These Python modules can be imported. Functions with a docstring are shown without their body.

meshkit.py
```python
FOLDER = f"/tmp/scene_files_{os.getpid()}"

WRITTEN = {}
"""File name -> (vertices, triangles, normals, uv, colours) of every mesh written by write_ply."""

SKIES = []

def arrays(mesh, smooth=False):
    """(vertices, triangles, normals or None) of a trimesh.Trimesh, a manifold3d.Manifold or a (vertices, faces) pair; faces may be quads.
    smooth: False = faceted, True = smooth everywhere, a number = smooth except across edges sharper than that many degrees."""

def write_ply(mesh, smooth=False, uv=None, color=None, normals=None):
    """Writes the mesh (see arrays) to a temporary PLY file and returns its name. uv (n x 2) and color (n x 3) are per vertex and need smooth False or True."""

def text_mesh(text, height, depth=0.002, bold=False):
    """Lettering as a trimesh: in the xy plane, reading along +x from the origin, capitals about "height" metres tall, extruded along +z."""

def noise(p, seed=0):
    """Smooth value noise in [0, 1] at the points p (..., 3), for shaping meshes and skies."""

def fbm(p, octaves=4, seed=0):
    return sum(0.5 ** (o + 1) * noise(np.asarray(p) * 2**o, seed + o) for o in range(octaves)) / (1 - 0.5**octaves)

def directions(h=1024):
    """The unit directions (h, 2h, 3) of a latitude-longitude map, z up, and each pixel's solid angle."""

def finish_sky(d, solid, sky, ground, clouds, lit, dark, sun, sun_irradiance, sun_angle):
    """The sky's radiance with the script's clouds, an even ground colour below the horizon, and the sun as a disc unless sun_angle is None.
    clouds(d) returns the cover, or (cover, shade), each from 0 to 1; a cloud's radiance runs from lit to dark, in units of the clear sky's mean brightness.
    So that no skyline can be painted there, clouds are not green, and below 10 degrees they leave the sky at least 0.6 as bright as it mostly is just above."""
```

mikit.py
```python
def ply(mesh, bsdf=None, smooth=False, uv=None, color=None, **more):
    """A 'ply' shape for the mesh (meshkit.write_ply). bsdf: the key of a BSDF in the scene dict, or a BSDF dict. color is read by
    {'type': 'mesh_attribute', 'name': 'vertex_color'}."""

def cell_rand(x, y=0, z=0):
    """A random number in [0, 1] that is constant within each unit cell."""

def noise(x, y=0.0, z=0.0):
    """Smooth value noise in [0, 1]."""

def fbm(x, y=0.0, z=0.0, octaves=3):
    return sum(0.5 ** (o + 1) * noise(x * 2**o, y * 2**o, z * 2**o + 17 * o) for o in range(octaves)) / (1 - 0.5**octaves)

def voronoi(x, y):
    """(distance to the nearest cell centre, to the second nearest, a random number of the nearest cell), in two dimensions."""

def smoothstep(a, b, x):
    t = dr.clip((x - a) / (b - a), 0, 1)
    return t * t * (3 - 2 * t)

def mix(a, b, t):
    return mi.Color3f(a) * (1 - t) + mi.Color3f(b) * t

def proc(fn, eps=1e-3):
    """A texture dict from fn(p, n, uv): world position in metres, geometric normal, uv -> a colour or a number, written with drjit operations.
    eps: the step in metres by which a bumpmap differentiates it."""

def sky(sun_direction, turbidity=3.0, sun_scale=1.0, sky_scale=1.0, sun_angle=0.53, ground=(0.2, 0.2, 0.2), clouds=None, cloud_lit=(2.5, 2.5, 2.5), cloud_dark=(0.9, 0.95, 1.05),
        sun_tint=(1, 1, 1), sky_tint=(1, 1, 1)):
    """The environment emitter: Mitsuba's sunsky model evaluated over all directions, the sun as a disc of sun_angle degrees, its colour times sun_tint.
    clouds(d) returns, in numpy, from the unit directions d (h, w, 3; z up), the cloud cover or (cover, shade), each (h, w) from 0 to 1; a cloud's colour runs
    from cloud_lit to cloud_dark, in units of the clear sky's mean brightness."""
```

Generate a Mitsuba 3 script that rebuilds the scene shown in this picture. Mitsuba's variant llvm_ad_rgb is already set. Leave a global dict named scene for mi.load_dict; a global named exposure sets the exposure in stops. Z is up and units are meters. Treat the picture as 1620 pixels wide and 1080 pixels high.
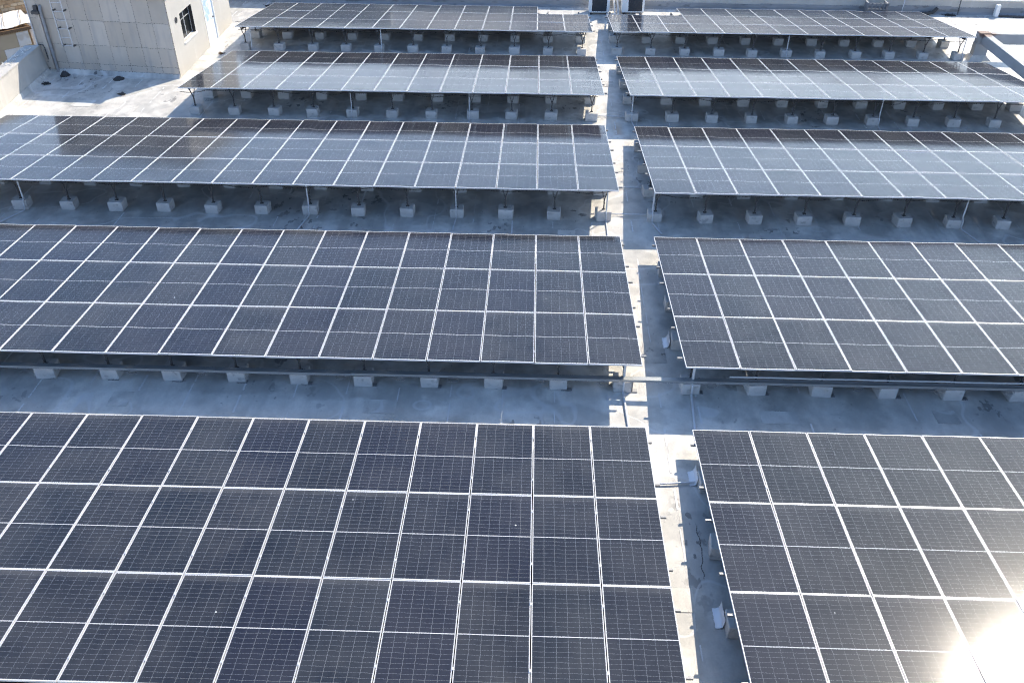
import math, random
import numpy as np
import trimesh
import drjit as dr
import mitsuba as mi
import mikit
from mikit import proc, noise, fbm, voronoi, cell_rand, smoothstep, mix

T = mi.ScalarTransform4f
scene, labels = {}, {}
rng = random.Random(11)

# ------------------------------------------------------------------ camera, light, exposure
CH = 12.537
FW = np.array([-0.01943, 0.80360, -0.59484])
UP = np.array([-0.02251, 0.59485, 0.80352])
SUN_EL, SUN_AZ = math.radians(42.3), math.radians(39.5)
SUN = [math.sin(SUN_AZ) * math.cos(SUN_EL), math.cos(SUN_AZ) * math.cos(SUN_EL), math.sin(SUN_EL)]
scene['camera'] = {'type': 'perspective', 'fov': 60.24, 'fov_axis': 'x', 'near_clip': 0.1, 'far_clip': 20000.0,
                   'to_world': T().look_at(origin=[0, 0, CH], target=[float(v) for v in np.array([0, 0, CH]) + FW * 10], up=[float(v) for v in UP])}


def haze(d):
    el = np.degrees(np.arcsin(np.clip(d[..., 2], -1, 1)))
    return .85 * np.exp(-np.square(np.maximum(el, 0) / 8.0))


scene['daylight'] = mikit.sky(SUN, turbidity=4.0, sun_scale=1.0, sky_scale=1.35, sun_tint=(0.90, 0.98, 1.10), sky_tint=(0.91, 1.0, 1.11),
                             clouds=haze, cloud_lit=(2.55, 2.75, 3.0), cloud_dark=(1.1, 1.1, 1.1))
exposure = 2.5


# ------------------------------------------------------------------ helpers
def lab(key, label, cat, group=None, kind=None):
    labels[key] = {'label': label, 'category': cat}
    if group:
        labels[key]['group'] = group
    if kind:
        labels[key]['kind'] = kind


USED = {}


def numbered(name):
    n = USED.get(name, 0)
    USED[name] = n + 1
    return name if n == 0 else '%s_%03d' % (name, n)


def put(name, shape, parent=None):
    """ONE entry of scene, under its holder's key."""
    key = numbered((parent + '__' if parent else '') + name)
    scene[key] = shape
    return key


def box(x0, x1, y0, y1, z0, z1):
    m = trimesh.creation.box(extents=[x1 - x0, y1 - y0, z1 - z0])
    m.apply_translation([(x0 + x1) / 2, (y0 + y1) / 2, (z0 + z1) / 2])
    return m


def cbox(lx, ly, lz, c=0.01):
    """A box with chamfered edges, centred in x and y, standing on z = 0."""
    import manifold3d as m3
    pts = []
    for sx in (-1, 1):
        for sy in (-1, 1):
            for sz in (0, 1):
                x, y, z = sx * lx / 2, sy * ly / 2, sz * lz
                dz = c if sz == 0 else -c
                pts += [(x - sx * c, y, z + dz), (x, y - sy * c, z + dz), (x - sx * c, y - sy * c, z)]
    h = trimesh.convex.convex_hull(np.array(pts))
    return h


def cat(ms):
    return trimesh.util.concatenate(ms)


def bar(p, q, w, h=None, roll=None):
    """A rectangular bar from p to q, w wide and h high."""
    p, q = np.array(p, float), np.array(q, float)
    h = h or w
    d = q - p
    L = np.linalg.norm(d)
    d /= L
    a = np.array([0, 0, 1.0]) if abs(d[2]) < 0.95 else np.array([0, 1.0, 0])
    s = np.cross(a, d)
    s /= np.linalg.norm(s)
    t = np.cross(d, s)
    m = trimesh.creation.box(extents=[L, w, h])
    M = np.eye(4)
    M[:3, 0], M[:3, 1], M[:3, 2], M[:3, 3] = d, s, t, (p + q) / 2
    m.apply_transform(M)
    return m


def tube(points, r, sides=8):
    p = np.array(points, float)
    # round the corners a little
    q = [p[0]]
    for i in range(1, len(p) - 1):
        a, b = p[i - 1] - p[i], p[i + 1] - p[i]
        la, lb = np.linalg.norm(a), np.linalg.norm(b)
        k = min(0.06, la * .3, lb * .3)
        q += [p[i] + a / la * k, p[i] + (a / la + b / lb) * k * .25, p[i] + b / lb * k]
    q.append(p[-1])
    p = np.array(q)
    t = np.gradient(p, axis=0)
    t /= np.linalg.norm(t, axis=1, keepdims=True)
    ref = np.array([0.31, 0.17, 0.93])
    a = np.cross(t, ref)
    a /= np.linalg.norm(a, axis=1, keepdims=True)
    b = np.cross(t, a)
    ang = np.arange(sides) * 2 * np.pi / sides
    v = (p[:, None] + r * (np.cos(ang)[None, :, None] * a[:, None] + np.sin(ang)[None, :, None] * b[:, None])).reshape(-1, 3)
    n, f = len(p), []
    for i in range(n - 1):
        for j in range(sides):
            j2 = (j + 1) % sides
            f += [[i * sides + j, i * sides + j2, (i + 1) * sides + j2], [i * sides + j, (i + 1) * sides + j2, (i + 1) * sides + j]]
    c0, c1 = len(v), len(v) + 1
    v = np.vstack([v, p[:1], p[-1:]])
    for j in range(sides):
        j2 = (j + 1) % sides
        f += [[c0, j2, j], [c1, (n - 1) * sides + j, (n - 1) * sides + j2]]
    return trimesh.Trimesh(v, np.array(f), process=False)


def quads(rects, z):
    """Flat rectangles (x0, x1, y0, y1) facing up at height z."""
    v, f = [], []
    for (x0, x1, y0, y1) in rects:
        i = len(v)
        v += [(x0, y0, z), (x1, y0, z), (x1, y1, z), (x0, y1, z)]
        f += [(i, i + 1, i + 2), (i, i + 2, i + 3)]
    return trimesh.Trimesh(np.array(v, float), np.array(f), process=False)


def P(mesh, mat, smooth=False):
    return mikit.ply(mesh, mat, smooth=smooth)


# ------------------------------------------------------------------ materials
def rgb(*c):
    return {'type': 'rgb', 'value': list(c)}


def roof_colour(p, n, uv):
    x, y = p.x, p.y
    big = fbm(x * .35, y * .22, 3.0, 4)
    streak = fbm(x * 2.6, y * .30, 9.0, 4)
    fine = fbm(x * 7.0, y * 5.0, 2.0, 3)
    grain = noise(x * 60, y * 60, 1.0)
    c = mix((0.47, 0.45, 0.41), (0.62, 0.596, 0.545), smoothstep(.25, .75, big))
    c = mix(c, (0.34, 0.335, 0.315), smoothstep(.52, .80, streak) * .45)
    mott = fbm(x * 2.4 + 5, y * 2.0, 21.0, 5)
    c = c * (.74 + .52 * mott)
    grime = smoothstep(.50, .66, fbm(x * 1.1 + 9, y * 1.4 + 3, 6.0, 5))
    c = mix(c, (0.27, 0.27, 0.25), grime * .45)
    speck = smoothstep(.84, .92, fbm(x * 13, y * 11, 2.0, 2)) * smoothstep(.45, .62, fbm(x * .9, y * .9, 15.0, 3))
    c = mix(c, (0.12, 0.12, 0.115), speck * .4)
    c = mix(c, (0.64, 0.62, 0.575), smoothstep(.60, .85, fbm(x * 1.7 + 40, y * .5, 5.0, 4)) * .5)
    c = c * (0.88 + .24 * fine) * (.95 + .1 * grain)
    # dark soot and rubber marks, in clusters
    where = smoothstep(.60, .78, fbm(x * .8 + 11, y * .6 + 7, 1.0, 3))
    w2 = dr.exp(-dr.square((x - 3.05) / .28) - dr.square((y - 11.0) / 1.3))
    w3 = dr.exp(-dr.square((x + 18.0) / 1.6) - dr.square((y - 33.7) / .45))
    mark = smoothstep(.66, .74, fbm(x * 6.5, y * 4.5, 7.0, 3))
    c = mix(c, (0.07, 0.07, 0.07), mark * dr.clip(where * .65 + w2 * 1.0 + w3 * .8, 0, 1))
    # tide marks of dried puddles
    pd = fbm(x * .55 + 3, y * .55, 12.0, 3)
    c = mix(c, (0.66, 0.655, 0.64), (1 - smoothstep(.004, .016, dr.abs(pd - .47))) * .45)
    c = mix(c, (0.36, 0.36, 0.355), smoothstep(.47, .40, pd) * .22)
    # a long thin crack by the near walkway
    cx = 3.22 + .10 * (fbm(y * 3.0, 2.0, 2.0, 3) - .5) * 2.0
    crack = (1 - smoothstep(.004, .014, dr.abs(x - cx))) * smoothstep(10.0, 10.15, y) * (1 - smoothstep(11.2, 11.4, y))
    c = mix(c, (0.06, 0.06, 0.06), crack * .9)
    # an ochre rust patch on the walkway further back
    rust = dr.exp(-dr.square((x - 2.95) / .16) - dr.square((y - 29.55) / .9)) * smoothstep(.35, .6, fbm(x * 4, y * 2, 4.0, 3))
    c = mix(c, (0.42, 0.27, 0.15), rust * .7)
    return c


scene['mat_roof'] = {'type': 'twosided', 'b': {'type': 'principled', 'base_color': proc(roof_colour), 'roughness': .42, 'specular': .5}}


def patch_colour(p, n, uv):
    return roof_colour(p + mi.Vector3f(41, 17, 0), n, uv) * .95


scene['mat_patch'] = {'type': 'principled', 'base_color': proc(patch_colour), 'roughness': .5, 'specular': .4}


def concrete_colour(p, n, uv):
    c = mix((0.42, 0.405, 0.38), (0.60, 0.58, 0.55), fbm(p.x * 3 + p.z * 2, p.y * 3, p.z * 4, 4))
    c = mix(c, (0.22, 0.22, 0.21), smoothstep(.6, .8, fbm(p.x * 9, p.y * 9, p.z * 9 + 3, 3)) * .5)
    return c * (.93 + .14 * noise(p.x * 70, p.y * 70, p.z * 70))


scene['mat_concrete'] = {'type': 'principled', 'base_color': proc(concrete_colour), 'roughness': .85, 'specular': .25}


def white_wall_colour(p, n, uv):
    c = mix((0.41, 0.39, 0.35), (0.48, 0.457, 0.415), fbm(p.x * .8, p.y * .8, p.z * 1.5, 4))
    drip = smoothstep(.58, .8, fbm(p.x * 5 + p.y * 5, p.z * .5, 2.0, 3))
    c = mix(c, (0.52, 0.51, 0.48), drip * .35)
    return c * (.97 + .06 * noise(p.x * 40, p.y * 40, p.z * 40))


scene['mat_white_wall'] = {'type': 'principled', 'base_color': proc(white_wall_colour), 'roughness': .8, 'specular': .3}


def tile_maker(k):
    def f(p, n, uv):
        c = mix((0.445 + k, 0.39 + k, 0.325 + k), (0.53 + k, 0.468 + k, 0.395 + k), fbm(p.x * 2.2, p.y * 2, p.z * 1.2 + k * 90, 4))
        drip = smoothstep(.55, .8, fbm(p.x * 6, 1.0, p.z * .6, 3))
        return mix(c, (0.30, 0.29, 0.28), drip * .35) * (.96 + .08 * noise(p.x * 50, p.y * 50, p.z * 50))
    return f


for i, k in enumerate((0.0, 0.025, -0.03)):
    scene['mat_tile_%d' % i] = {'type': 'principled', 'base_color': proc(tile_maker(k)), 'roughness': .55, 'specular': .4}


def upturn_colour(p, n, uv):
    c = mix((0.20, 0.205, 0.21), (0.34, 0.34, 0.345), fbm(p.x * 1.1, p.y * 1.1, p.z * 3, 4))
    return mix(c, (0.12, 0.12, 0.12), smoothstep(.6, .75, fbm(p.x * 3, p.y * 3, p.z * 6 + 5, 3)) * .6)


scene['mat_upturn'] = {'type': 'principled', 'base_color': proc(upturn_colour), 'roughness': .6, 'specular': .3}

# solar cells: near-black blue silicon under glass with a thin film of dust, heavier along the low edge of each panel; a few tones as delivered
CELL = [(0.0115, 0.0148, 0.0255), (0.0105, 0.0138, 0.0230), (0.0122, 0.0150, 0.0275), (0.0108, 0.0150, 0.0245)]


def dusty(base, amount):
    def f(p, n, uv):
        u, v = uv.x, uv.y
        film = .15 + 1.3 * smoothstep(.2, .85, fbm(p.x * 1.1, p.y * 1.1, 3.0, 5)) + .25 * noise(p.x * 45, p.y * 45, 1.0)
        edge = smoothstep(.90, .995, v + .03 * (fbm(p.x * 6, p.y * 3, 8.0, 3) - .5)) * .9
        runs = smoothstep(.62, .85, fbm(p.x * 14, p.y * .9, 5.0, 3)) * .35
        d = dr.clip(amount * (film + edge * 2.2 + runs), 0, 1)
        return mix(base, (0.385, 0.38, 0.37), d)
    return f


def glazed(key, tex):
    """Glass over a diffuse layer: a sharp reflection, and a weak broad one from the dust film."""
    scene[key] = {'type': 'blendbsdf', 'weight': .055,
                  'a': {'type': 'roughplastic', 'distribution': 'ggx', 'alpha': .0145, 'int_ior': 1.37, 'diffuse_reflectance': tex},
                  'b': {'type': 'roughplastic', 'distribution': 'ggx', 'alpha': .16, 'int_ior': 1.37, 'diffuse_reflectance': tex}}


for i, c in enumerate(CELL):
    glazed('mat_cell_%d' % i, proc(dusty(c, (.036, .048, .030, .041)[i])))
glazed('mat_backsheet', rgb(.165, .175, .195))
glazed('mat_ribbon', rgb(.46, .47, .49))
scene['mat_rear'] = {'type': 'principled', 'base_color': rgb(.07, .062, .056), 'roughness': .5}
scene['mat_aluminium'] = {'type': 'principled', 'base_color': rgb(.56, .565, .57), 'roughness': .45, 'metallic': .15, 'specular': .5}
scene['mat_clamp'] = {'type': 'principled', 'base_color': rgb(.60, .61, .62), 'roughness': .40, 'metallic': .4}


def galv_colour(p, n, uv):
    return mix((0.20, 0.20, 0.20), (0.30, 0.30, 0.31), fbm(p.x * 6, p.y * 6, p.z * 6, 3))


scene['mat_galvanised'] = {'type': 'principled', 'base_color': proc(galv_colour), 'roughness': .5, 'metallic': .5}
scene['mat_dark_steel'] = {'type': 'principled', 'base_color': rgb(.075, .074, .075), 'roughness': .55, 'metallic': .3}
scene['mat_tray'] = {'type': 'principled', 'base_color': rgb(.30, .315, .32), 'roughness': .42, 'metallic': .4}
scene['mat_pvc'] = {'type': 'principled', 'base_color': rgb(.55, .56, .57), 'roughness': .35, 'specular': .5}
scene['mat_white_paint'] = {'type': 'principled', 'base_color': rgb(.72, .72, .70), 'roughness': .45, 'specular': .5}
scene['mat_black_plastic'] = {'type': 'principled', 'base_color': rgb(.02, .02, .022), 'roughness': .5, 'specular': .5}
scene['mat_foil'] = {'type': 'principled', 'base_color': rgb(.78, .79, .80), 'roughness': .4, 'metallic': .2}
scene['mat_sealant'] = {'type': 'principled', 'base_color': rgb(.62, .62, .61), 'roughness': .6}
scene['mat_glass_dark'] = {'type': 'roughplastic', 'alpha': .03, 'int_ior': 1.5, 'diffuse_reflectance': rgb(.012, .015, .016)}
scene['mat_grille'] = {'type': 'principled', 'base_color': rgb(.028, .035, .045), 'roughness': .5, 'specular': .4}
scene['mat_rubber'] = {'type': 'principled', 'base_color': rgb(.045, .045, .045), 'roughness': .8}


def grey_frame_colour(p, n, uv):
    c = mix((0.24, 0.25, 0.26), (0.33, 0.34, 0.345), fbm(p.x * 2, p.y * 2, p.z * 2.5, 4))
    rust = smoothstep(.82, .98, p.z + .22 * (fbm(p.x * 5, p.y * 5, p.z * 6, 3) - .5) - dr.abs(p.x - 18.72) * .35 - dr.abs(p.y - 37.7) * .5)
    return mix(c, (0.16, 0.085, 0.055), rust * .9)


scene['mat_grey_frame'] = {'type': 'principled', 'base_color': proc(grey_frame_colour), 'roughness': .6, 'specular': .35}


def coping_colour(p, n, uv):
    return mix((0.50, 0.44, 0.30), (0.60, 0.54, 0.40), fbm(p.x * 2, p.y * 4, p.z, 4)) * (.95 + .1 * noise(p.x * 50, p.y * 50, 0.0))


scene['mat_coping'] = {'type': 'principled', 'base_color': proc(coping_colour), 'roughness': .8}


def tan_colour(p, n, uv):
    c = mix((0.42, 0.32, 0.20), (0.55, 0.44, 0.30), fbm(p.x * .9, p.y * .9, p.z * 1.5, 4))
    return mix(c, (0.26, 0.17, 0.10), smoothstep(.58, .78, fbm(p.x * 3, p.y * 3, p.z * 1.2, 3)) * .6)


scene['mat_tan_wall'] = {'type': 'principled', 'base_color': proc(tan_colour), 'roughness': .85}


def clay_colour(p, n, uv):
    c = mix((0.30, 0.19, 0.11), (0.46, 0.32, 0.18), fbm(p.x * 1.5, p.y * 1.5, p.z * 3, 4))
    return c * (.85 + .3 * noise(p.x * 9, p.y * 9, p.z * 9))


scene['mat_clay'] = {'type': 'principled', 'base_color': proc(clay_colour), 'roughness': .85}


def sheet_colour(p, n, uv):
    c = mix((0.62, 0.58, 0.52), (0.76, 0.73, 0.68), fbm(p.x * 1.2, p.y * 1.2, p.z * 2, 4))
    return mix(c, (0.45, 0.36, 0.26), smoothstep(.62, .8, fbm(p.x * 3, p.y * 2, p.z * 2, 3)) * .5)


scene['mat_sheet'] = {'type': 'twosided', 'b': {'type': 'principled', 'base_color': proc(sheet_colour), 'roughness': .7}}
scene['mat_brown'] = {'type': 'principled', 'base_color': rgb(.16, .095, .05), 'roughness': .8}


def ground_colour(p, n, uv):
    return mix((0.14, 0.13, 0.12), (0.26, 0.24, 0.21), fbm(p.x * .05, p.y * .05, 1.0, 4))


scene['mat_hills'] = {'type': 'twosided', 'b': {'type': 'diffuse', 'reflectance': rgb(.34, .335, .33)}}
scene['mat_ground'] = {'type': 'principled', 'base_color': proc(ground_colour), 'roughness': .9}


def door_colour(p, n, uv):
    return mix((0.62, 0.68, 0.74), (0.70, 0.75, 0.79), fbm(p.x * 3, p.y * 3, p.z * 2, 3))


scene['mat_door'] = {'type': 'principled', 'base_color': proc(door_colour), 'roughness': .4}


def poster_colour(p, n, uv):
    t = smoothstep(.45, .55, fbm(p.y * 7, p.z * 9, 3.0, 3))
    return mix((0.36, 0.47, 0.62), (0.60, 0.66, 0.72), t)


scene['mat_poster'] = {'type': 'principled', 'base_color': proc(poster_colour), 'roughness': .5}

# ------------------------------------------------------------------ setting: ground, roof slab, membrane
put('ground', P(trimesh.Trimesh(np.array([[-4000, -4000, -10.], [4000, -4000, -10.], [4000, 4000, -10.], [-4000, 4000, -10.]]), np.array([[0, 1, 2], [0, 2, 3]])), 'mat_ground'))
lab('ground', 'bare ground far below the roof', 'ground', kind='structure')


hv, hf = [], []
for i in range(121):
    a = math.radians(-75 + 150 * i / 120)
    for j, (d, h) in enumerate(((420, 0.0), (470, .45), (560, .85), (700, 1.0), (1000, .2))):
        top = 33 + 9 * math.sin(i * .35) + 6 * math.sin(i * .93 + 1) + 3 * math.sin(i * 2.1)
        hv.append((d * math.sin(a), d * math.cos(a), -10.0 + (22 + top) * h))
for i in range(120):
    for j in range(4):
        k = i * 5 + j
        hf += [(k, k + 5, k + 6), (k, k + 6, k + 1)]
put('hills', P(trimesh.Trimesh(np.array(hv), np.array(hf), process=False), 'mat_hills', True))
lab('hills', 'low pale hills far beyond the roof', 'hills', kind='structure')


def par_x(y):            # inner foot of the left parapet
    return -19.18 - (y - 29.7) * .071


RX1, RY0, RY1 = 30.0, 6.4, 45.6
roof_poly = np.array([[par_x(RY0) - .5, RY0], [RX1, RY0], [RX1, RY1], [par_x(RY1) - .5, RY1]])
import shapely.geometry as sg
slab = trimesh.creation.extrude_polygon(sg.Polygon(roof_poly), 9.95)
slab.apply_translation([0, 0, -10.0 + .02])
put('roof', P(slab, 'mat_white_wall'))
lab('roof', 'flat grey membrane roof under the arrays', 'roof', kind='structure')

# membrane rolls laid side by side, each lapping over its neighbour, with end laps
seams = [-5.15 + 1.15 * k for k in range(-13, 8)] + [3.69 + 1.166 * k for k in range(0, 24)]
bead_v, bead = [], []
for i in range(len(seams) - 1):
    x0, x1 = seams[i], seams[i + 1]
    if x0 < -20.2 or x1 > 30.4:
        continue
    ys = [RY0]
    y = RY0 + rng.uniform(2, 9)
    while y < RY1 - 1.5:
        ys.append(y)
        y += rng.uniform(8.5, 10.5)
    ys.append(RY1)
    for j in range(len(ys) - 1):
        y0, y1 = ys[j], ys[j + 1]
        ja, jb = rng.uniform(-.012, .012), rng.uniform(-.012, .012)
        xa, xb = x0 + ja, x1 + .07
        zt = lambda x, yy: .0045 - .0035 * ((x - x0) / (x1 - x0)) + .0025 * ((yy - y0) / (y1 - y0))
        v, f = [], []
        ny = 8
        for a in range(ny + 1):
            yy = y0 + (y1 + .08 - y0) * a / ny
            w = (rng.random() - .5) * .012
            v += [(xa + w, yy, -.012), (xa + w, yy, zt(x0, yy)), (xb + w, yy, zt(xb, yy))]
        for a in range(ny):
            k = a * 3
            f += [(k, k + 1, k + 4), (k, k + 4, k + 3), (k + 1, k + 2, k + 5), (k + 1, k + 5, k + 4)]
        k = ny * 3
        f += [(0, 2, 1), (k, k + 1, k + 2)]
        m = trimesh.Trimesh(np.array(v), np.array(f), process=False)
        put('membrane_sheet', P(m, 'mat_roof'), 'roof')
        # broken beads of pale sealant along the lap
        yy = y0 + rng.uniform(0, .6)
        while yy < y1 - .3:
            L = rng.uniform(.15, .95)
            if rng.random() < .62:
                w = rng.uniform(.010, .022)
                d = rng.uniform(-.012, .012)
                bead.append((xa - .008 + d - w, xa - .008 + d + w, yy, min(yy + L, y1)))
            yy += L + rng.uniform(.05, .5)
put('seam_sealant', P(quads(bead, .0095), 'mat_sealant'), 'roof')
labels['roof__seam_sealant'] = {'kind': 'stuff'}
for (x, y, w, h) in ((-3.2, 14.45, .7, .45), (-8.9, 14.5, .45, .5), (5.4, 14.4, .8, .4), (9.0, 14.55, .5, .42), (2.95, 16.6, .5, .8), (2.8, 26.6, .55, .7), (-9.8, 22.2, .6, .4), (1.0, 22.15, .5, .4),
                     (6.9, 22.2, .7, .4), (-16.8, 31.2, .8, .6), (-14.9, 30.6, .5, .9), (2.85, 34.1, .5, .6), (20.6, 40.6, .8, .7), (2.7, 9.6, .45, .5), (-13.1, 37.9, .6, .6)):
    m = cbox(w, h, .006, .002)
    m.apply_transform(trimesh.transformations.rotation_matrix(rng.uniform(-.06, .06), [0, 0, 1]))
    put('membrane_patch', P(m.apply_translation([x, y, .0085]), 'mat_patch'), 'roof')

# ------------------------------------------------------------------ solar arrays
PXP, PYP = 1.154, 2.114
W, L = 1.134, 2.108
LW, LS, FH = .012, .018, .035      # frame lip on long and short sides, frame height


def frame_mesh():
    return cat([box(-W / 2, -W / 2 + LW, -L / 2, L / 2, -FH, 0), box(W / 2 - LW, W / 2, -L / 2, L / 2, -FH, 0),
                box(-W / 2 + LW, W / 2 - LW, L / 2 - LS, L / 2, -FH, -.0004), box(-W / 2 + LW, W / 2 - LW, -L / 2, -L / 2 + LS, -FH, -.0004)])


def cells_mesh():
    x0, x1, y0, y1 = -W / 2 + LW + .004, W / 2 - LW - .004, -L / 2 + LS + .006, L / 2 - LS - .006
    mid = .0165
    pw = (x1 - x0) / 6
    ph = (y1 - y0 - mid) / 22
    out = []
    for r in range(22):
        yb = y0 + r * ph + (mid if r >= 11 else 0)
        for c in range(6):
            out.append((x0 + c * pw + .0026, x0 + (c + 1) * pw - .0026, yb + .0024, yb + ph - .0024))
    return quads(out, -.0022)


FRAME = P(frame_mesh(), 'mat_aluminium')
back = quads([(-W / 2 + LW, W / 2 - LW, -L / 2 + LS, L / 2 - LS)], -.0032)
under = trimesh.Trimesh(back.vertices - [0, 0, .004], back.faces[:, ::-1], process=False)
BACK = P(back, 'mat_backsheet')
REAR = P(under, 'mat_rear')
RIBBON = P(quads([(-W / 2 + LW + .002, W / 2 - LW - .002, -.0078, .0078)], -.0025), 'mat_ribbon')
cm = cells_mesh()
CELLS = [mikit.ply(cm, 'mat_cell_%d' % i, uv=np.stack([cm.vertices[:, 0] / W + .5, cm.vertices[:, 1] / L + .5], 1)) for i in range(4)]
BLOCK = [P(cbox(.40, .37, .29, .012), 'mat_concrete'), P(cbox(.43, .38, .30, .014), 'mat_concrete'), P(cbox(.385, .36, .28, .01), 'mat_concrete')]

# name side, row: aisle edge x, far edge y, z of far edge, tilt, columns, first block x, last block x, y of the front face of the front blocks
ARR = [(-1, 0, 2.434, 13.607, .349, 3.898, 14, 2.10, 7.45), (-1, 1, 2.429, 21.224, .469, 4.433, 18, 2.10, 15.13), (-1, 2, 2.439, 28.882, .454, 6.428, 18, 2.09, 22.94),
       (-1, 3, 2.443, 36.255, .346, 7.051, 13, 2.06, 30.33), (-1, 4, 2.359, 43.61, .222, 7.228, 13, 1.97, 37.40),
       (1, 0, 3.336, 13.429, .478, 3.898, 10, 3.55, 7.25), (1, 1, 3.305, 21.021, .601, 4.433, 13, 3.57, 15.09), (1, 2, 3.412, 28.699, .532, 6.428, 13, 3.60, 22.90),
       (1, 3, 3.307, 36.118, .432, 7.051, 13, 3.51, 30.38), (1, 4, 3.209, 43.593, .281, 7.228, 13, 3.45, 37.55)]
ALABEL = ['nearest solar array left of the aisle, running out of the photo at bottom left',
          'second solar array from the front on the left, behind the grey cable tray',
          'third and longest solar array on the left, reaching almost to the white parapet',
          'fourth solar array on the left, bright sky mirrored in its lower panels',
          'farthest solar array on the left, two panels missing from its top row',
          'nearest solar array on the right of the aisle, with the sun glaring off its corner',
          'second solar array from the front on the right, behind the cable tray',
          'third solar array on the right of the aisle, pale sky mirrored in its panels',
          'fourth solar array on the right, ending in front of the grey post and beam frame',
          'farthest solar array on the right, three panels missing from its top row']
RAILS = [.42, 1.68, 2.54, 3.80, 4.66, 5.92]
info = {}
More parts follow.
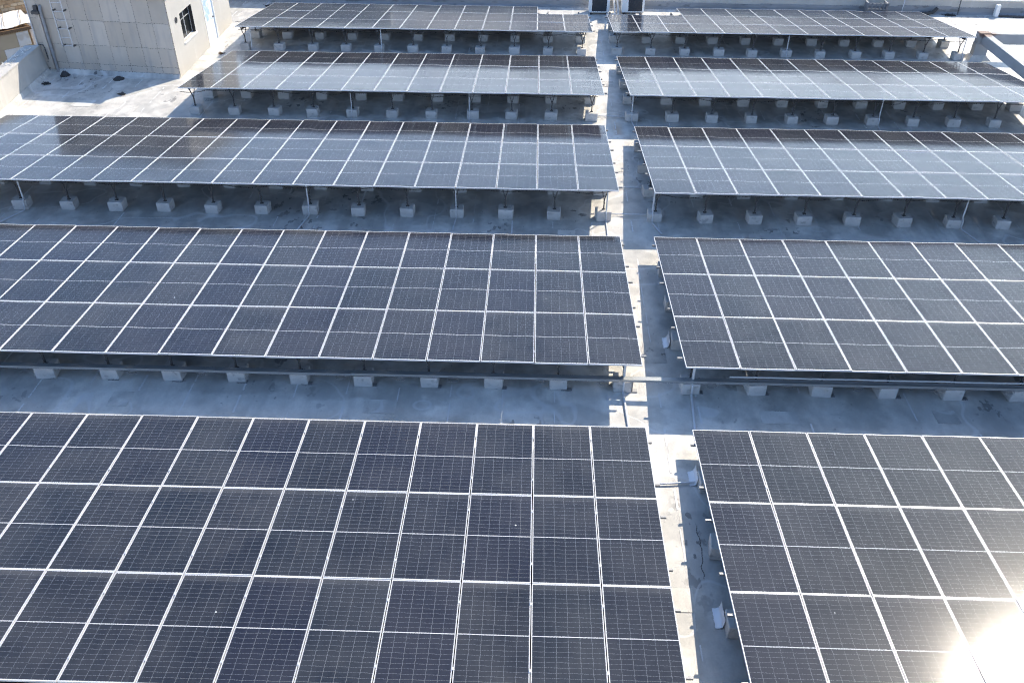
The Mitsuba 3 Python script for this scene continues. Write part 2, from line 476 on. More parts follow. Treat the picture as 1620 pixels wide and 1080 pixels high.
for n, (sd, row, x0, yf, zf, tilt, ncol, bx0, by) in enumerate(ARR):
    key = numbered('solar_array')
    lab(key, ALABEL[n], 'solar array', 'solar arrays in rows on the roof')
    if sd < 0:          
        yf, zf = yf - .057, zf + .05
    t = math.radians(tilt)
    ct, st = math.cos(t), math.sin(t)
    S = lambda s, dn=0.0, yf=yf, zf=zf, ct=ct, st=st: (yf - s * ct + dn * st, zf + s * st + dn * ct)     # y, z at distance s down from the far edge, dn along the normal
    missing = {(c, 0) for c in range(2 if sd < 0 else 3)} if row == 4 else set()
    for c in range(ncol):
        for r in range(3):
            if (c, r) in missing:
                continue
            y, z = S((r + .5) * PYP, rng.uniform(-.001, .001))
            x = x0 + sd * (c + .5) * PXP
            M = T().translate([x, y, z]).rotate([1, 0, 0], -tilt + rng.gauss(0, .20)).rotate([0, 1, 0], rng.gauss(0, .22))
            pk = put('panel', {**FRAME, 'to_world': M}, key)
            put('backsheet', {**BACK, 'to_world': M}, pk)
            put('middle_ribbon', {**RIBBON, 'to_world': M}, pk)
            put('rear_cover', {**REAR, 'to_world': M}, pk)
            ck = put('cell_grid', {**CELLS[rng.randrange(4)], 'to_world': M}, pk)
            labels[ck] = {'kind': 'stuff'}
    # rails across the panels, their ends standing out into the aisle
    xe = x0 + sd * ncol * PXP
    for k, s in enumerate(RAILS):
        if row == 4 and k < 2:
            xs = x0 + sd * (2 if sd < 0 else 3) * PXP
        else:
            xs = x0
        y, z = S(s, -FH - .024)
        put('rail', P(bar((xs - sd * (.075 + .02 * (k % 3)), y, z), (xe + sd * .08, y, z), .041, .044), 'mat_galvanised'), key)
    # clamps that bridge the gaps at the rails
    cl = []
    for c in range(1, ncol):
        for k, s in enumerate(RAILS):
            y, z = S(s, .003)
            m = trimesh.creation.box(extents=[.034, .05, .008])
            m.apply_transform(trimesh.transformations.rotation_matrix(-t, [1, 0, 0]))
            m.apply_translation([x0 + sd * c * PXP, y, z])
            cl.append(m)
    ck = put('panel_clamps', P(cat(cl), 'mat_clamp'), key)
    labels[ck] = {'kind': 'stuff'}
    # ballast blocks, posts, girders
    info[(sd, row)] = dict(S=S, yf=yf, x0=x0, by=by, bx0=bx0, key=key)
    nb = int((abs(xe - bx0) - .1) / 1.437) + 1
    pitch = 1.437
    depth_rows = [by + .18 + 1.62 * j for j in range(4)]
    for i in range(nb):
        bx = bx0 + sd * i * pitch
        s_of = lambda yy: (yf - yy) / ct
        ga, gb = s_of(depth_rows[0] + .05), s_of(depth_rows[3] - .05)
        ya, za = S(ga + .32, -FH - .085)
        yb, zb = S(gb - .30, -FH - .085)
        put('girder', P(bar((bx, ya, za), (bx, yb, zb), .05, .07), 'mat_dark_steel'), key)
        for j, yy in enumerate(depth_rows):
            ox, oy = rng.uniform(-.03, .03), rng.uniform(-.025, .025)
            b = rng.randrange(3)
            hz = (.29, .30, .28)[b]
            zt = S(s_of(yy), -FH - .085)[1]
            hscale = min(1.0, max(.35, (zt - .06) / hz))
            put('ballast_block', {**BLOCK[b], 'to_world': T().translate([bx + ox, yy + oy, .006]).rotate([0, 0, 1], rng.uniform(-7, 7)).scale([1, 1, hscale])}, key)
            zb0 = hz * hscale
            if zt - zb0 < .05:
                continue
            if j == 0:
                zm = zb0 + (zt - zb0) * .42
                legs = [bar((bx, yy, zb0 - .01), (bx, yy, zm + .02), .038, .038),
                        bar((bx, yy, zm), (bx - .13, yy - .02, zt + .05), .028, .028), bar((bx, yy, zm), (bx + .13, yy - .02, zt + .05), .028, .028),
                        bar((bx - .05, yy, zb0 + .005), (bx + .05, yy, zb0 + .005), .09, .010)]
            else:
                legs = [bar((bx, yy, zb0 - .01), (bx, yy, zt), .04, .04), bar((bx - .05, yy, zb0 + .005), (bx + .05, yy, zb0 + .005), .09, .010)]
            put('leg', P(cat(legs), 'mat_dark_steel'), key)

# sagging black string cables under the raised edges
for (sd, row), a in info.items():
    for q, (s_, dz) in enumerate(((6.0, -.16), (4.3, -.15))):
        y, z = a['S'](s_, dz)
        pts, x = [], a['x0'] + sd * .2
        ncol = [r_ for r_ in ARR if r_[0] == sd and r_[1] == row][0][6]
        while abs(x - a['x0']) < ncol * PXP - .3:
            h = rng.uniform(.02, .12)
            step = rng.uniform(.9, 1.6)
            for f_ in (0, .25, .5, .75):
                pts.append((x + sd * step * f_, y + .02 * math.sin(x * 3), z - h * 4 * f_ * (1 - f_)))
            x += sd * step
        put('cable', P(tube(pts, .011, 6), 'mat_rubber', True), a['key'])

# bird droppings and dust specks on the near panels
spl = []
for (sd, row, s, dx) in ((-1, 1, 3.55, 2.05), (-1, 1, 3.9, 10.9), (-1, 0, 2.9, 2.6), (-1, 0, 2.35, 5.6), (1, 1, 2.6, 5.5), (1, 1, 5.9, 1.2), (-1, 1, .8, 4.7), (1, 0, 4.6, 1.6), (-1, 0, 5.0, 7.3), (1, 1, 1.0, 2.9)):
    a = info[(sd, row)]
    y, z = a['S'](s, .0012)
    t = math.radians(ARR[(0 if sd < 0 else 5) + row][5])
    m = trimesh.creation.icosphere(subdivisions=1, radius=1)
    m.apply_scale([rng.uniform(.009, .016), rng.uniform(.012, .026), .003])
    m.apply_translation([a['x0'] + sd * dx, y, z])
    put('dropping', P(m, 'mat_sealant', True), a['key'])

# ------------------------------------------------------------------ cable tray along the second row
tk = numbered('cable_tray')
lab(tk, 'long grey metal cable tray in front of the second row, crossing the sunlit aisle', 'cable tray')
TY, TZ = 15.10, .40
segs = [(-19.0, -15.9), (-15.9, -12.9), (-12.9, -9.9), (-9.9, -6.9), (-6.9, -3.9), (-3.9, -.9), (-.9, 2.0), (2.0, 5.0), (5.0, 8.0), (8.0, 11.0), (11.0, 14.0), (14.0, 17.0)]
for a, b in segs:
    dz = rng.uniform(-.0078, .0078)
    m = cat([box(a + .003, b - .003, TY - .055, TY + .055, TZ - .03 + dz, TZ + .03 + dz), box(a + .003, b - .003, TY - .062, TY + .062, TZ + .0302 + dz, TZ + .036 + dz)])
    put('trunking', P(m, 'mat_tray'), tk)
for x in [-18 + 1.45 * k for k in range(24)]:
    put('bracket', P(cat([bar((x, TY + .075, .01), (x, TY + .075, TZ + .02), .03, .03), bar((x - .12, TY + .075, .02), (x + .12, TY + .075, .02), .1, .02)]), 'mat_galvanised'), tk)
    if rng.random() < .8:
        ang = np.linspace(0, 2 * np.pi, 15)
        rr = rng.uniform(.06, .085)
        xx = x + rng.uniform(.2, .9)
        put('cable_loop', P(tube([(xx + rr * 1.3 * math.cos(a), TY - .07 - .03 * math.sin(a), TZ - .07 + rr * math.sin(a)) for a in ang], .008, 6), 'mat_galvanised', True), tk)

# ------------------------------------------------------------------ white conduit pipes
n_cond = 0


def conduit(pts, r, label, mat='mat_pvc', name='conduit_pipe', group=None):
    k = put(name, P(tube(pts, r, 8), mat, True))
    lab(k, label, 'pipe', group)
    return k


def drop(sd, row, x_top, x_blk, x_end, label, r=.022, ahead=1.1):
    """From the raised near edge down over a ballast block and on along the roof to the next row."""
    a = info[(sd, row)]
    by = a['by']
    t_ = math.radians(ARR[(0 if sd < 0 else 5) + row][5])
    y, z = a['S'](abs(a['yf'] - by - .06) / math.cos(t_), -.06)
    conduit([(x_top, y, z), (x_blk, by + .05, .33), (x_blk, by - .035, .27), (x_blk, by - .035, .035), (x_end, by - ahead, .035)], r, label)


drop(-1, 1, 2.10, 2.10, 2.14, 'white conduit over the end block of the second left array, in the sunlit aisle', .028, 1.3)
drop(1, 1, 3.60, 3.60, 3.52, 'white conduit from the aisle corner of the second right array across the roof', .028, 1.3)
drop(-1, 2, -15.0, -15.0, -15.5, 'white conduit over the leftmost block in view under the third left array')
drop(-1, 2, -6.55, -6.55, -6.75, 'white conduit over a block near the middle of the third left array')
drop(-1, 2, -2.22, -2.22, -2.3, 'thin white conduit over the fourth block from the aisle under the third left array', .018)
drop(-1, 2, 2.16, 2.16, 2.17, 'white conduit down the sunlit end block of the third left array', .02)
drop(1, 2, 3.50, 3.50, 3.72, 'short white conduit at the aisle corner of the third right array', .024, .7)
drop(1, 2, 12.42, 12.42, 12.75, 'white conduit crossing a block near the right end of the third right array')
drop(-1, 3, -2.33, -2.33, -2.4, 'white conduit over the fourth block from the aisle under the fourth left array')
drop(-1, 3, -6.58, -6.58, -6.6, 'thin white conduit over a middle block under the fourth left array', .017)
drop(1, 3, 3.5, 3.5, 3.62, 'white conduit at the aisle corner of the fourth right array', .022)
drop(1, 3, 12.3, 12.3, 12.2, 'white conduit over a block near the right end of the fourth right array')
drop(-1, 4, -6.55, -6.55, -6.5, 'white conduit halfway along the near edge of the farthest left array')
drop(-1, 4, -12.1, -12.1, -12.05, 'white conduit at the left end of the farthest left array', .024)
drop(1, 4, 10.6, 10.6, 10.62, 'white conduit halfway along the near edge of the farthest right array')
drop(1, 4, 17.95, 17.95, 17.8, 'white conduit at the right end of the farthest right array', .02)
conduit([(2.2, 12.28, .05), (2.9, 12.33, .05), (3.75, 12.42, .05)], .022, 'galvanised pipe lying across the aisle between the two nearest arrays', 'mat_clamp')
conduit([(2.2, 25.06, .05), (3.7, 25.08, .05)], .02, 'thin pipe across the aisle at the sides of the third row', 'mat_clamp')
conduit([(2.1, 23.29, .06), (3.5, 23.31, .06)], .02, 'thin pipe across the aisle between the end blocks of the third row', 'mat_clamp')
conduit([(2.1, 30.73, .06), (3.5, 30.72, .06)], .02, 'thin pipe across the aisle between the end blocks of the fourth row', 'mat_clamp')
# pale conduit lying behind the tray of the right second array, strapped down
conduit([(4.4, 15.19, .46)] + [(4.4 + .9 * k, 15.19, .46 + .008 * (k % 2)) for k in range(1, 14)], .02, 'white conduit strapped behind the cable tray under the second right array')

# bright metal flashing strips lying against the blocks of the near right array
for (x, y, lb) in ((3.30, 9.25, 'silver flashing strip against the nearest block at the side of the near right array'), (3.31, 12.50, 'silver flashing strip against the far block at the side of the near right array'),
                   (3.28, 17.0, 'silver flashing strip against a block at the side of the second right array')):
    v, f = [], []
    outline = [(-.10, .012), (-.035, .016), (.012, .05), (.03, .13), (.034, .22)]
    nl = 9
    for i in range(nl + 1):
        yy = y - .2 + .4 * i / nl
        for j, (o, z) in enumerate(outline):
            k = .004 * math.sin(i * 1.7 + j * 2.3 + x * 9) + .003 * math.sin(i * 3.9 + j)
            v.append((x + o + k, yy + .006 * math.sin(j + y), z + abs(k)))
    no = len(outline)
    for i in range(nl):
        for j in range(no - 1):
            a = i * no + j
            f += [(a, a + 1, a + no + 1), (a, a + no + 1, a + no)]
    m = trimesh.Trimesh(np.array(v), np.array(f), process=False)
    m2 = trimesh.Trimesh(m.vertices + [.004, 0, -.003], m.faces[:, ::-1], process=False)
    k = put('flashing_strip', P(cat([m, m2]), 'mat_foil', 30))
    lab(k, lb, 'flashing')

# ------------------------------------------------------------------ left parapet, back wall, near parapet
pk = 'parapet_left'
pk = numbered('parapet')
lab(pk, 'white painted parapet along the left edge of the roof beside the tiled building', 'wall')


def prism(poly_xz, y0, y1, fx):
    """Extrudes an (offset, z) outline along y, offset measured from fx(y)."""
    n = len(poly_xz)
    v = [(fx(y0) + o, y0, z) for o, z in poly_xz] + [(fx(y1) + o, y1, z) for o, z in poly_xz]
    f = []
    for i in range(n):
        j = (i + 1) % n
        f += [(i, j, n + j), (i, n + j, n + i)]
    tri = trimesh.creation.triangulate_polygon(sg.Polygon(poly_xz), engine='earcut') if False else None
    for i in range(1, n - 1):
        f += [(0, i + 1, i), (n, n + i, n + i + 1)]
    m = trimesh.Trimesh(np.array(v, float), np.array(f), process=False)
    m.fix_normals()
    return m


put('wall', P(prism([(0, -.02), (-.13, 1.02), (-.62, 1.02), (-.62, -3.0), (0, -3.0)], 9.0, 34.55, par_x), 'mat_white_wall'), pk)
put('coping', P(prism([(-.10, 1.0205), (-.10, 1.07), (-.72, 1.03), (-.72, .985), (-.63, .985), (-.63, 1.0205)], 9.0, 34.5, par_x), 'mat_white_wall'), pk)
put('membrane_upturn', P(prism([(.10, .003), (.015, .16), (-.012, .17), (.0, .0)], 9.0, 34.4, par_x), 'mat_roof'), pk)

wk = numbered('parapet')
lab(wk, 'pale back parapet behind the farthest arrays, with dark membrane turned up its foot', 'wall')
back_y = lambda x: 44.72 - (x + 12.4) * .0125
def wall_x(o0, o1, z0, z1, xa, xb):
    v = []
    for x in (xa, xb):
        for o in (o0, o1):
            for z in (z0, z1):
                v.append((x, back_y(x) + o, z))
    m = trimesh.convex.convex_hull(np.array(v))
    return m
put('wall', P(wall_x(0, .25, -.05, .62, -7.2, 29.9), 'mat_white_wall'), wk)
put('wall', P(wall_x(0, .25, -.05, 1.45, -19.8, -7.2), 'mat_white_wall'), wk)
put('coping', P(wall_x(-.03, .28, .621, .66, -7.2, 29.9), 'mat_white_wall'), wk)
x = -19.0
while x < 29.5:
    w = rng.uniform(1.6, 2.6)
    h = .33 + rng.uniform(-.04, .05)
    put('membrane_upturn', P(wall_x(-.022 - rng.uniform(0, .006), -.001, -.01, h, x, min(x + w - .004, 29.6)), 'mat_upturn'), wk)
    put('membrane_upturn', P(trimesh.convex.convex_hull(np.array([(xx, back_y(xx) + o, z) for xx in (x, min(x + w - .004, 29.6)) for o, z in ((-.13, .004), (-.023, .004), (-.023, .10))])), 'mat_upturn'), wk)
    x += w

nk = numbered('parapet')
lab(nk, 'beige coped parapet at the near edge of the roof, bottom left corner of the photo', 'wall')
put('wall', P(box(-18.3, 30, 6.86, 7.08, -3, .70), 'mat_white_wall'), nk)
for i in range(14):
    put('coping', P(box(-18.3 + 3.4 * i + .006, -18.3 + 3.4 * (i + 1) - .006, 6.80, 7.20, .701, .76), 'mat_coping'), nk)

# ------------------------------------------------------------------ tiled stair building on the left
bk = numbered('rooftop_building')
lab(bk, 'tile clad rooftop building with a window and a door, left back corner of the roof', 'building')
A, B = np.array([-19.71, 34.52]), np.array([-14.05, 33.97])
e = (B - A) / np.linalg.norm(B - A)
nrm = np.array([e[1], -e[0]])            # towards the camera
LEN, HB = np.linalg.norm(B - A), 3.05


def onwall(u, o, z):
    q = A + e * u + nrm * o
    return (q[0], q[1], z)


def wallbox(u0, u1, o0, o1, z0, z1):
    return trimesh.convex.convex_hull(np.array([onwall(u, o, z) for u in (u0, u1) for o in (o0, o1) for z in (z0, z1)]))


body = sg.Polygon([A - nrm * .03 + e * 0, B - nrm * .03 - e * .03, (-14.08, 41.2), (-19.9, 41.2)])
win_y0, win_y1, win_z0, win_z1 = 35.14, 36.55, 1.05, 2.15
dr_y0, dr_y1 = 37.80, 39.06
# right wall in pieces round its window and door
XW = -14.05
core = trimesh.creation.extrude_polygon(sg.Polygon([A - nrm * .03, B - nrm * .03 - e * .25, (XW - .22, 41.2), (-19.9, 41.2)]), HB)
put('core', P(core, 'mat_white_wall'), bk)
rw = [box(XW - .22, XW, 34.005, win_y0, .001, HB), box(XW - .22, XW, win_y0, win_y1, .001, win_z0), box(XW - .22, XW, win_y0, win_y1, win_z1, HB),
      box(XW - .22, XW, win_y1, dr_y0, .001, HB), box(XW - .22, XW, dr_y0, dr_y1, 2.1, HB), box(XW - .22, XW, dr_y1, 41.2, .001, HB)]
put('side_wall', P(cat(rw), 'mat_white_wall'), bk)
put('roof_slab', P(trimesh.creation.extrude_polygon(sg.Polygon([A + nrm * .12 - e * .1, B + nrm * .12 + e * .1, (XW + .1, 41.3), (-20.0, 41.3)]), .12).apply_translation([0, 0, HB + .001]), 'mat_white_wall'), bk)
# cladding tiles with recessed joints
put('joint_mortar', P(wallbox(0, LEN, -.03, -.006, 0, HB), 'mat_rubber'), bk)
rows = [(.0, .15), (.155, .40), (.405, 1.14), (1.145, 2.10), (2.105, 3.045)]
for ri, (z0, z1) in enumerate(rows):
    u = -.0
    first = .42
    us = [0] + [first + .655 * k for k in range(0, 9)]
    us = [q for q in us if q < LEN - .2] + [LEN]
    for a, b in zip(us[:-1], us[1:]):
        if ri == 0:
            continue
        put('wall_tile', P(wallbox(a + .006, b - .006, -.02, rng.uniform(-.001, .003), z0 + .003, z1 - .003), 'mat_tile_%d' % rng.randrange(3)), bk)
put('membrane_upturn', P(trimesh.convex.convex_hull(np.array([onwall(u, o, z) for u in (.25, LEN) for o, z in ((.0, .004), (.14, .004), (.015, .15), (0.0, .152))])), 'mat_roof'), bk)
# window: deep reveal, dark panes, white mullion, sill
wkx = put('window', P(cat([box(XW - .17, XW - .13, win_y0, win_y0 + .03, win_z0, win_z1), box(XW - .17, XW - .13, win_y1 - .03, win_y1, win_z0, win_z1),
                           box(XW - .17, XW - .13, win_y0 + .03, win_y1 - .03, win_z1 - .03, win_z1), box(XW - .17, XW - .13, win_y0 + .03, win_y1 - .03, win_z0, win_z0 + .03),
                           box(XW - .165, XW - .125, (win_y0 + win_y1) / 2 - .016, (win_y0 + win_y1) / 2 + .016, win_z0 + .03, win_z1 - .03),
                           box(XW - .163, XW - .128, win_y0 + .03, win_y1 - .03, 1.80, 1.815)]), 'mat_clamp'), bk)
put('pane', P(box(XW - .155, XW - .148, win_y0 + .03, win_y1 - .03, win_z0 + .03, win_z1 - .03), 'mat_glass_dark'), wkx)
put('sill', P(box(XW - .12, XW + .05, win_y0 - .06, win_y1 + .06, win_z0 - .05, win_z0 - .002), 'mat_white_paint'), wkx)
put('jamb', P(box(XW - .12, XW - .002, win_y1 - .03, win_y1 - .001, win_z0 + .002, win_z1), 'mat_black_plastic'), wkx)
dk = put('door', P(box(XW - .10, XW - .04, dr_y0 + .05, dr_y1 - .05, .02, 2.05), 'mat_door'), bk)
put('frame', P(cat([box(XW - .12, XW + .015, dr_y0 + .001, dr_y0 + .05, .01, 2.1), box(XW - .12, XW + .015, dr_y1 - .05, dr_y1 - .001, .01, 2.1), box(XW - .12, XW + .012, dr_y0 + .05, dr_y1 - .05, 2.05, 2.099)]), 'mat_white_paint'), dk)
put('poster', P(box(XW - .039, XW - .034, dr_y0 + .18, dr_y1 - .45, .95, 1.85), 'mat_poster'), dk)
put('handle', P(cat([box(XW - .039, XW + .02, dr_y1 - .22, dr_y1 - .18, .96, 1.0), box(XW + .0, XW + .02, dr_y1 - .34, dr_y1 - .22, .965, .995)]), 'mat_dark_steel'), dk)
ring = trimesh.creation.annulus(r_min=.06, r_max=.11, height=.03)
ring.apply_transform(trimesh.transformations.rotation_matrix(math.pi / 2, [0, 1, 0]))
ring.apply_translation([XW + .015, 34.69, 2.05])
put('vent_ring', P(ring, 'mat_dark_steel'), bk)
# ladder
lk = numbered('ladder')
lab(lk, 'pale steel ladder fixed to the tiled wall', 'ladder')
u1, u2 = 1.155, 1.59
for u in (u1, u2):
    put('rail', P(cat([tube([onwall(u, .17, 1.10), onwall(u, .17, 3.6)], .020)]), 'mat_clamp', True), lk)
for z in (1.14, 1.46, 1.79, 2.12, 2.45, 2.78, 3.11, 3.44):
    put('rung', P(tube([onwall(u1, .17, z), onwall(u2, .17, z)], .013), 'mat_clamp', True), lk)
for z in (1.13, 1.80, 2.48):
    for u in (u1, u2):
        put('bracket', P(bar(onwall(u + .03, .0, z), onwall(u + .03, .19, z), .03, .05), 'mat_dark_steel'), lk)
# boxed downpipe and conduit by the corner
dpk = numbered('downpipe')
lab(dpk, 'grey boxed downpipe on the tiled wall next to the parapet corner', 'pipe')
put('pipe', P(wallbox(.34, .52, .003, .13, .16, 2.30), 'mat_tile_2'), dpk)
put('pipe', P(tube([onwall(.60, .10, .05), onwall(.60, .10, 2.45), onwall(.60, -.01, 2.6)], .055), 'mat_upturn', True), dpk)
put('hopper', P(cat([wallbox(.26, .56, .004, .20, 2.30, 2.42), wallbox(.34, .48, .004, .12, 2.42, 2.60)]), 'mat_dark_steel'), dpk)
conduit([onwall(.02, .04, 1.05), onwall(.02, .04, 3.0)], .02, 'thin white conduit up the left corner of the tiled building')
conduit([onwall(.06, .05, 1.10), onwall(.30, .09, 1.08), onwall(.36, .16, 1.0), onwall(.37, .16, .55)], .018, 'short dark hose bent over the parapet end against the tiled wall', 'mat_rubber', 'hose')

# ------------------------------------------------------------------ air conditioners, pipes between them
def ac(x0, x1, y0, lb, wl=.13, wr=.13):
    k = numbered('air_conditioner')
    lab(k, lb, 'air conditioner', 'outdoor air conditioner units')
    h, d = 1.68, .76
    put('cabinet', P(cat([box(x0, x0 + wl, y0, y0 + d, .12, h), box(x1 - wr, x1, y0, y0 + d, .12, h), box(x0 + wl, x1 - wr, y0 + .03, y0 + d, .12, h - .05), box(x0, x1, y0, y0 + d, h + .001, h + .05),
                          box(x0 + wl, x1 - wr, y0 + .002, y0 + .03, .12, .17)]), 'mat_white_paint'), k)
    put('grille', P(cat([box(x0 + wl + .001, x1 - wr - .001, y0 + .012, y0 + .028, .172, h - .002)] + [box(x0 + wl + .001, x1 - wr - .001, y0 + .004, y0 + .0115, .2 + .035 * i, .215 + .035 * i) for i in range(41)]), 'mat_grille'), k)
    for xx in (x0 + .06, x1 - .14):
        put('foot', P(box(xx, xx + .08, y0 + .02, y0 + d - .02, .005, .119), 'mat_black_plastic'), k)


ac(2.50, 3.46, 43.26, 'white air conditioner with a dark grille at the aisle end, left of the pair')
ac(4.06, 5.12, 43.36, 'white air conditioner with a dark grille at the aisle end, right of the pair', .30, .10)
for i, (xx, lb) in enumerate(((3.68, 'insulated pipe bent up between the air conditioners, left one'), (3.84, 'insulated pipe bent up between the air conditioners, right one'))):
    conduit([(xx - .02, 44.3, .75), (xx, 43.95, .62), (xx + .05, 43.6, .30), (xx + .06, 43.45, .05), (xx + .05, 43.1, .05)], .05, lb, 'mat_clamp', 'insulated_pipe')
put('hose', P(tube([(3.55, 43.25, .03), (3.7, 43.12, .03), (3.95, 43.22, .03), (4.1, 43.10, .03)], .022), 'mat_rubber', True))
lab('hose_001' if 'hose_001' in scene else 'hose', 'black hose lying on the roof between the air conditioners', 'hose')

# ------------------------------------------------------------------ grey post and beam frame on the right
fk = numbered('post_and_beam_frame')
lab(fk, 'grey frame of post and beams with a rusty corner, right back of the roof', 'frame')
put('post', P(cbox(.56, .34, .70, .02).apply_translation([18.72, 37.84, .0]), 'mat_grey_frame'), fk)
put('post_head', P(cbox(.50, .36, .42, .015).apply_translation([18.72, 37.84, .701]), 'mat_grey_frame'), fk)
put('beam', P(box(18.975, 27.2, 37.69, 37.99, .66, 1.09), 'mat_grey_frame'), fk)
put('beam', P(box(18.62, 18.92, 29.6, 37.655, .68, 1.08), 'mat_grey_frame'), fk)
put('post', P(box(27.21, 27.6, 37.65, 38.0, 0, 1.1), 'mat_grey_frame'), fk)
put('post', P(box(18.55, 18.97, 29.2, 29.595, 0, 1.1), 'mat_grey_frame'), fk)
v = []
for (o, z) in ((.0, .20), (.20, .004)):
    v += [(18.72 - .28 - o, 37.84 - .17 - o, z), (18.72 + .28 + o, 37.84 - .17 - o, z), (18.72 + .28 + o, 37.84 + .17 + o, z), (18.72 - .28 - o, 37.84 + .17 + o, z)]
put('membrane_upturn', P(trimesh.convex.convex_hull(np.array(v)), 'mat_roof'), fk)

ms = []
for q in range(22):
    yy = rng.uniform(32.0, 34.1)
    xx = par_x(yy) - rng.uniform(.25, .6)
    b = rng.uniform(0, 6.28)
    l_ = rng.uniform(.1, .45)
    ms.append(bar((xx, yy, 1.055 + rng.uniform(0, .02)), (xx + l_ * .5 * math.cos(b), yy + l_ * math.sin(b), 1.065 + rng.uniform(0, .12)), .016, .014))
k = put('wire_scraps', P(cat(ms), 'mat_sheet'))
lab(k, 'pale scraps of wire left on top of the white parapet by the tiled building', 'wire', kind='stuff')

# ------------------------------------------------------------------ odds and ends along the back wall
def drain(x, y, r, lb, tall=.10):
    k = numbered('roof_drain')
    lab(k, lb, 'drain')
    put('flange', P(trimesh.creation.cylinder(radius=r * 1.3, height=.016, sections=20).apply_translation([x, y, .014]), 'mat_rubber'), k)
    d = trimesh.creation.icosphere(subdivisions=2, radius=r)
    d.vertices[:, 2] *= tall / r
    d = d.slice_plane([0, 0, 0], [0, 0, 1])
    put('dome', P(d.apply_translation([x, y, .02]), 'mat_rubber', 40), k)
    for i in range(6):
        a = i * math.pi / 3
        put('bar', P(bar((x + r * math.cos(a), y + r * math.sin(a), .02), (x + r * .3 * math.cos(a), y + r * .3 * math.sin(a), tall + .03), .016, .02), 'mat_dark_steel'), k)


drain(-18.72, 34.05, .15, 'black domed roof drain by the foot of the downpipe', .16)
drain(-16.45, 33.75, .17, 'dark flattened roof drain halfway along the tiled wall', .09)
drain(8.98, 43.9, .10, 'black drain cap at the foot of the back wall, right of the aisle')
drain(-6.2, 44.1, .12, 'dark drain cap at the back wall behind the farthest left array')

ck = numbered('wire_crate')
lab(ck, 'grey openwork crate against the back wall behind the farthest right array', 'crate')
cx0, cx1, cy0, cy1, czt = 15.75, 16.75, 43.75, 44.25, .62
for i in range(6):
    xx = cx0 + (cx1 - cx0 - .04) * i / 5
    put('slat', P(box(xx, xx + .05, cy0, cy0 + .03, .01, czt), 'mat_galvanised'), ck)
for z in (.05, .28, .54):
    put('rail', P(box(cx0, cx1, cy0 + .031, cy0 + .06, z, z + .05), 'mat_galvanised'), ck)
for xx in (cx0 + .02, cx1 - .08):
    put('side', P(box(xx, xx + .06, cy0 + .061, cy1, .01, czt - .02), 'mat_galvanised'), ck)
conduit([(18.3, 43.95, .09), (18.75, 44.0, .10), (19.05, 44.05, .16), (19.2, 44.08, .34)], .085, 'bent black pipe elbow lying by the back wall', 'mat_rubber', 'pipe_elbow')
k = put('bollard', P(cbox(.20, .20, .55, .02).apply_translation([22.02, 44.0, .004]), 'mat_white_paint'))
lab(k, 'short white post at the foot of the back wall, right edge of the photo', 'post')
conduit([(22.15, 43.93, .06), (23.4, 43.80, .06), (27.0, 43.6, .06)], .05, 'dark pipe running along the roof from the short white post', 'mat_dark_steel', 'dark_pipe')
for i, (x, y, s, lb) in enumerate(((19.9, 44.05, .5, 'tangle of dark twigs and scraps at the foot of the back wall'), (-19.05, 33.1, .35, 'dark scraps in the corner below the parapet'),
                                   (-13.3, 36.9, .16, 'small pile of brown leaves in front of the door of the tiled building'), (-12.9, 43.9, .6, 'dark bundle of scraps in the shade of the back wall'),
                                   (-15.7, 32.15, .25, 'curl of dark strapping on the roof at the shadow edge of the tiled building'))):
    ms = []
    for q in range(26):
        a, d = rng.uniform(0, 6.28), min(abs(rng.gauss(0, s * .35)), s * .5)
        px_, py_ = x + d * math.cos(a), y + d * math.sin(a) * .5
        b = rng.uniform(0, 6.28)
        l_ = rng.uniform(.05, .22) * (.6 + s)
        ms.append(bar((px_, py_, .012 + rng.uniform(0, .03)), (px_ + l_ * math.cos(b), py_ + l_ * math.sin(b), .015 + rng.uniform(0, .06)), rng.uniform(.012, .05), .01))
    ms.append(trimesh.creation.cylinder(radius=s * .55, height=.02, sections=9).apply_scale([1, .5, 1]).apply_translation([x, y, .018]))
    k = put('debris_pile', P(cat(ms), 'mat_rubber' if i != 2 else 'mat_brown'))
    lab(k, lb, 'debris')
k = put('vertical_conduit', P(tube([(20.3, 44.2, .02), (20.28, 44.25, 1.1)], .02), 'mat_dark_steel', True))
lab(k, 'thin dark pipe standing against the back wall above the twigs', 'pipe')
k = put('vertical_conduit', P(tube([(17.6, 44.2, .02), (17.66, 44.26, 1.1)], .022), 'mat_pvc', True))
lab(k, 'thin pale pipe standing against the back wall right of the crate', 'pipe')

# ------------------------------------------------------------------ lower neighbours beyond the left parapet
nb = numbered('neighbour_building')
lab(nb, 'weathered tan building beyond the parapet with a brown ledge and white sheet roof', 'building')
O = np.array([-27.35, 46.5])
e1 = np.array([.70, .714])
e2 = np.array([.714, -.70])


def q3(u, o, z):
    p_ = O + e1 * u + e2 * o
    return (p_[0], p_[1], z)


def qbox(u0, u1, o0, o1, z0, z1):
    return trimesh.convex.convex_hull(np.array([q3(u, o, z) for u in (u0, u1) for o in (o0, o1) for z in (z0, z1)]))


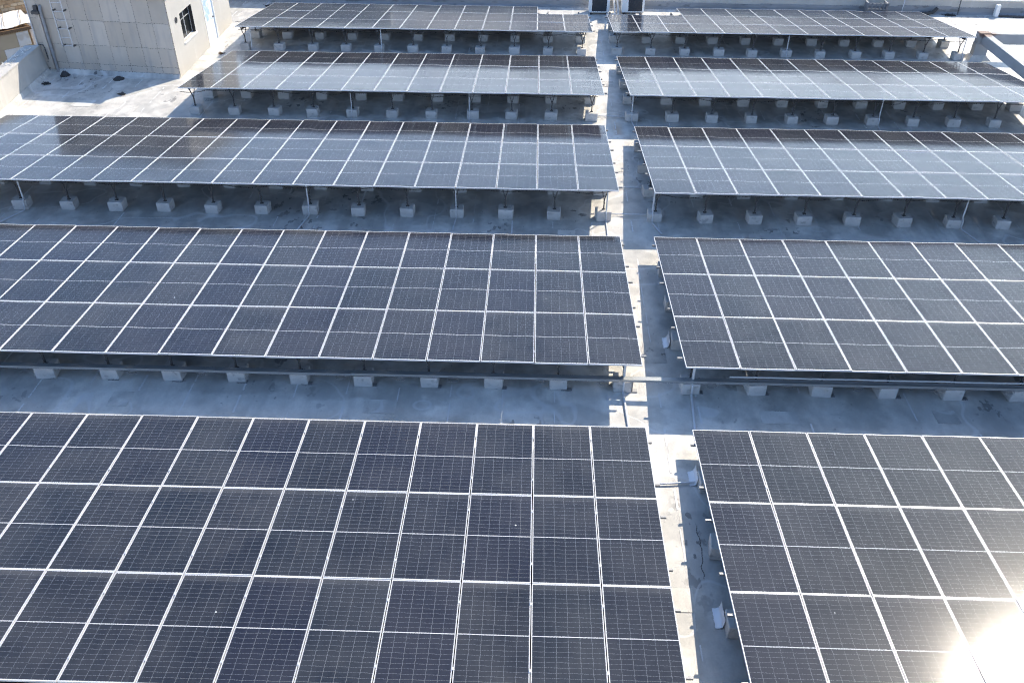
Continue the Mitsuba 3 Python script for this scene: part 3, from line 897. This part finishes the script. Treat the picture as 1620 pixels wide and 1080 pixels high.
put('wall', P(qbox(-9, .45, -6, 0, -10, -2.2), 'mat_tan_wall'), nb)
for r_ in range(5):
    for c_ in range(9):
        if -9 + 1.1 * c_ + (.3 if r_ % 2 else 0) > .3:
            continue
        u0 = -9 + 1.1 * c_ + (.3 if r_ % 2 else 0)
        put('wall_panel', P(qbox(u0 + .015, min(u0 + 1.085, .43), .001, .02 + rng.uniform(0, .015), -2.25 - .75 * (r_ + 1) + .015, -2.25 - .75 * r_ - .015), rng.choice(['mat_tan_wall', 'mat_tan_wall', 'mat_sheet', 'mat_clay'])), nb)
put('ledge', P(qbox(-9, .60, -.3, .16, -2.199, -2.05), 'mat_brown'), nb)
v, f = [], []
nu, no = 30, 12
for i in range(nu + 1):
    for j in range(no + 1):
        u, o = -9 + 9.75 * i / nu, .05 - 1.5 * j / no
        z = -2.03 + .46 * math.sin(math.pi * (.05 + .60 * j / no)) ** .8 + .035 * math.sin(u * 2.3 + j * .6) + .025 * math.sin(u * 5 + j)
        v.append(q3(u, o, z))
for i in range(nu):
    for j in range(no):
        a = i * (no + 1) + j
        f += [(a, a + 1, a + no + 2), (a, a + no + 2, a + no + 1)]
put('sheet_roof', P(trimesh.Trimesh(np.array(v), np.array(f), process=False), 'mat_sheet', True), nb)
for i in range(5):
    u = -3.2 + .85 * i
    pts = [q3(u + .5 * j / 8, .08 - 1.4 * j / 8, -2.0 + .46 * math.sin(math.pi * (.05 + .60 * j / 8)) ** .8 + .05) for j in range(9)]
    put('rope', P(tube(pts, .012, 6), 'mat_brown', True), nb)
cb = numbered('neighbour_building')
lab(cb, 'brick walled building with a dark opening, farthest back in the top left corner', 'building')
put('wall', P(qbox(-5.0, 3.5, -10, -1.81, -10, 1.6), 'mat_clay'), cb)
for r_ in range(15):
    for c_ in range(12):
        u0 = -.42 + .36 * c_ + (.18 if r_ % 2 else 0)
        z0 = -1.95 + .17 * r_
        put('brick', P(qbox(u0 + .01, u0 + .35, -1.809, -1.775 + rng.uniform(0, .02), z0 + .012, z0 + .158), rng.choice(['mat_clay', 'mat_clay', 'mat_tan_wall'])), cb)
put('pillar', P(qbox(-.66, -.44, -1.809, -1.70, -2.0, 1.6), 'mat_sheet'), cb)
put('opening', P(qbox(-2.6, -.67, -1.809, -1.79, -1.4, .9), 'mat_black_plastic'), cb)
wb = numbered('neighbour_building')
lab(wb, 'cream rendered wall glimpsed between the tan building and the tiled rooftop building', 'building')
put('wall', P(qbox(.62, 6.0, -1.7, -.3, -10, -1.9), 'mat_sheet'), wb)
for r_ in range(6):
    for c_ in range(6):
        put('wall_panel', P(qbox(.64 + .42 * c_, .64 + .42 * c_ + .40, -.299, -.28, -2.0 - .42 * (r_ + 1) + .02, -2.0 - .42 * r_), 'mat_sheet'), wb)
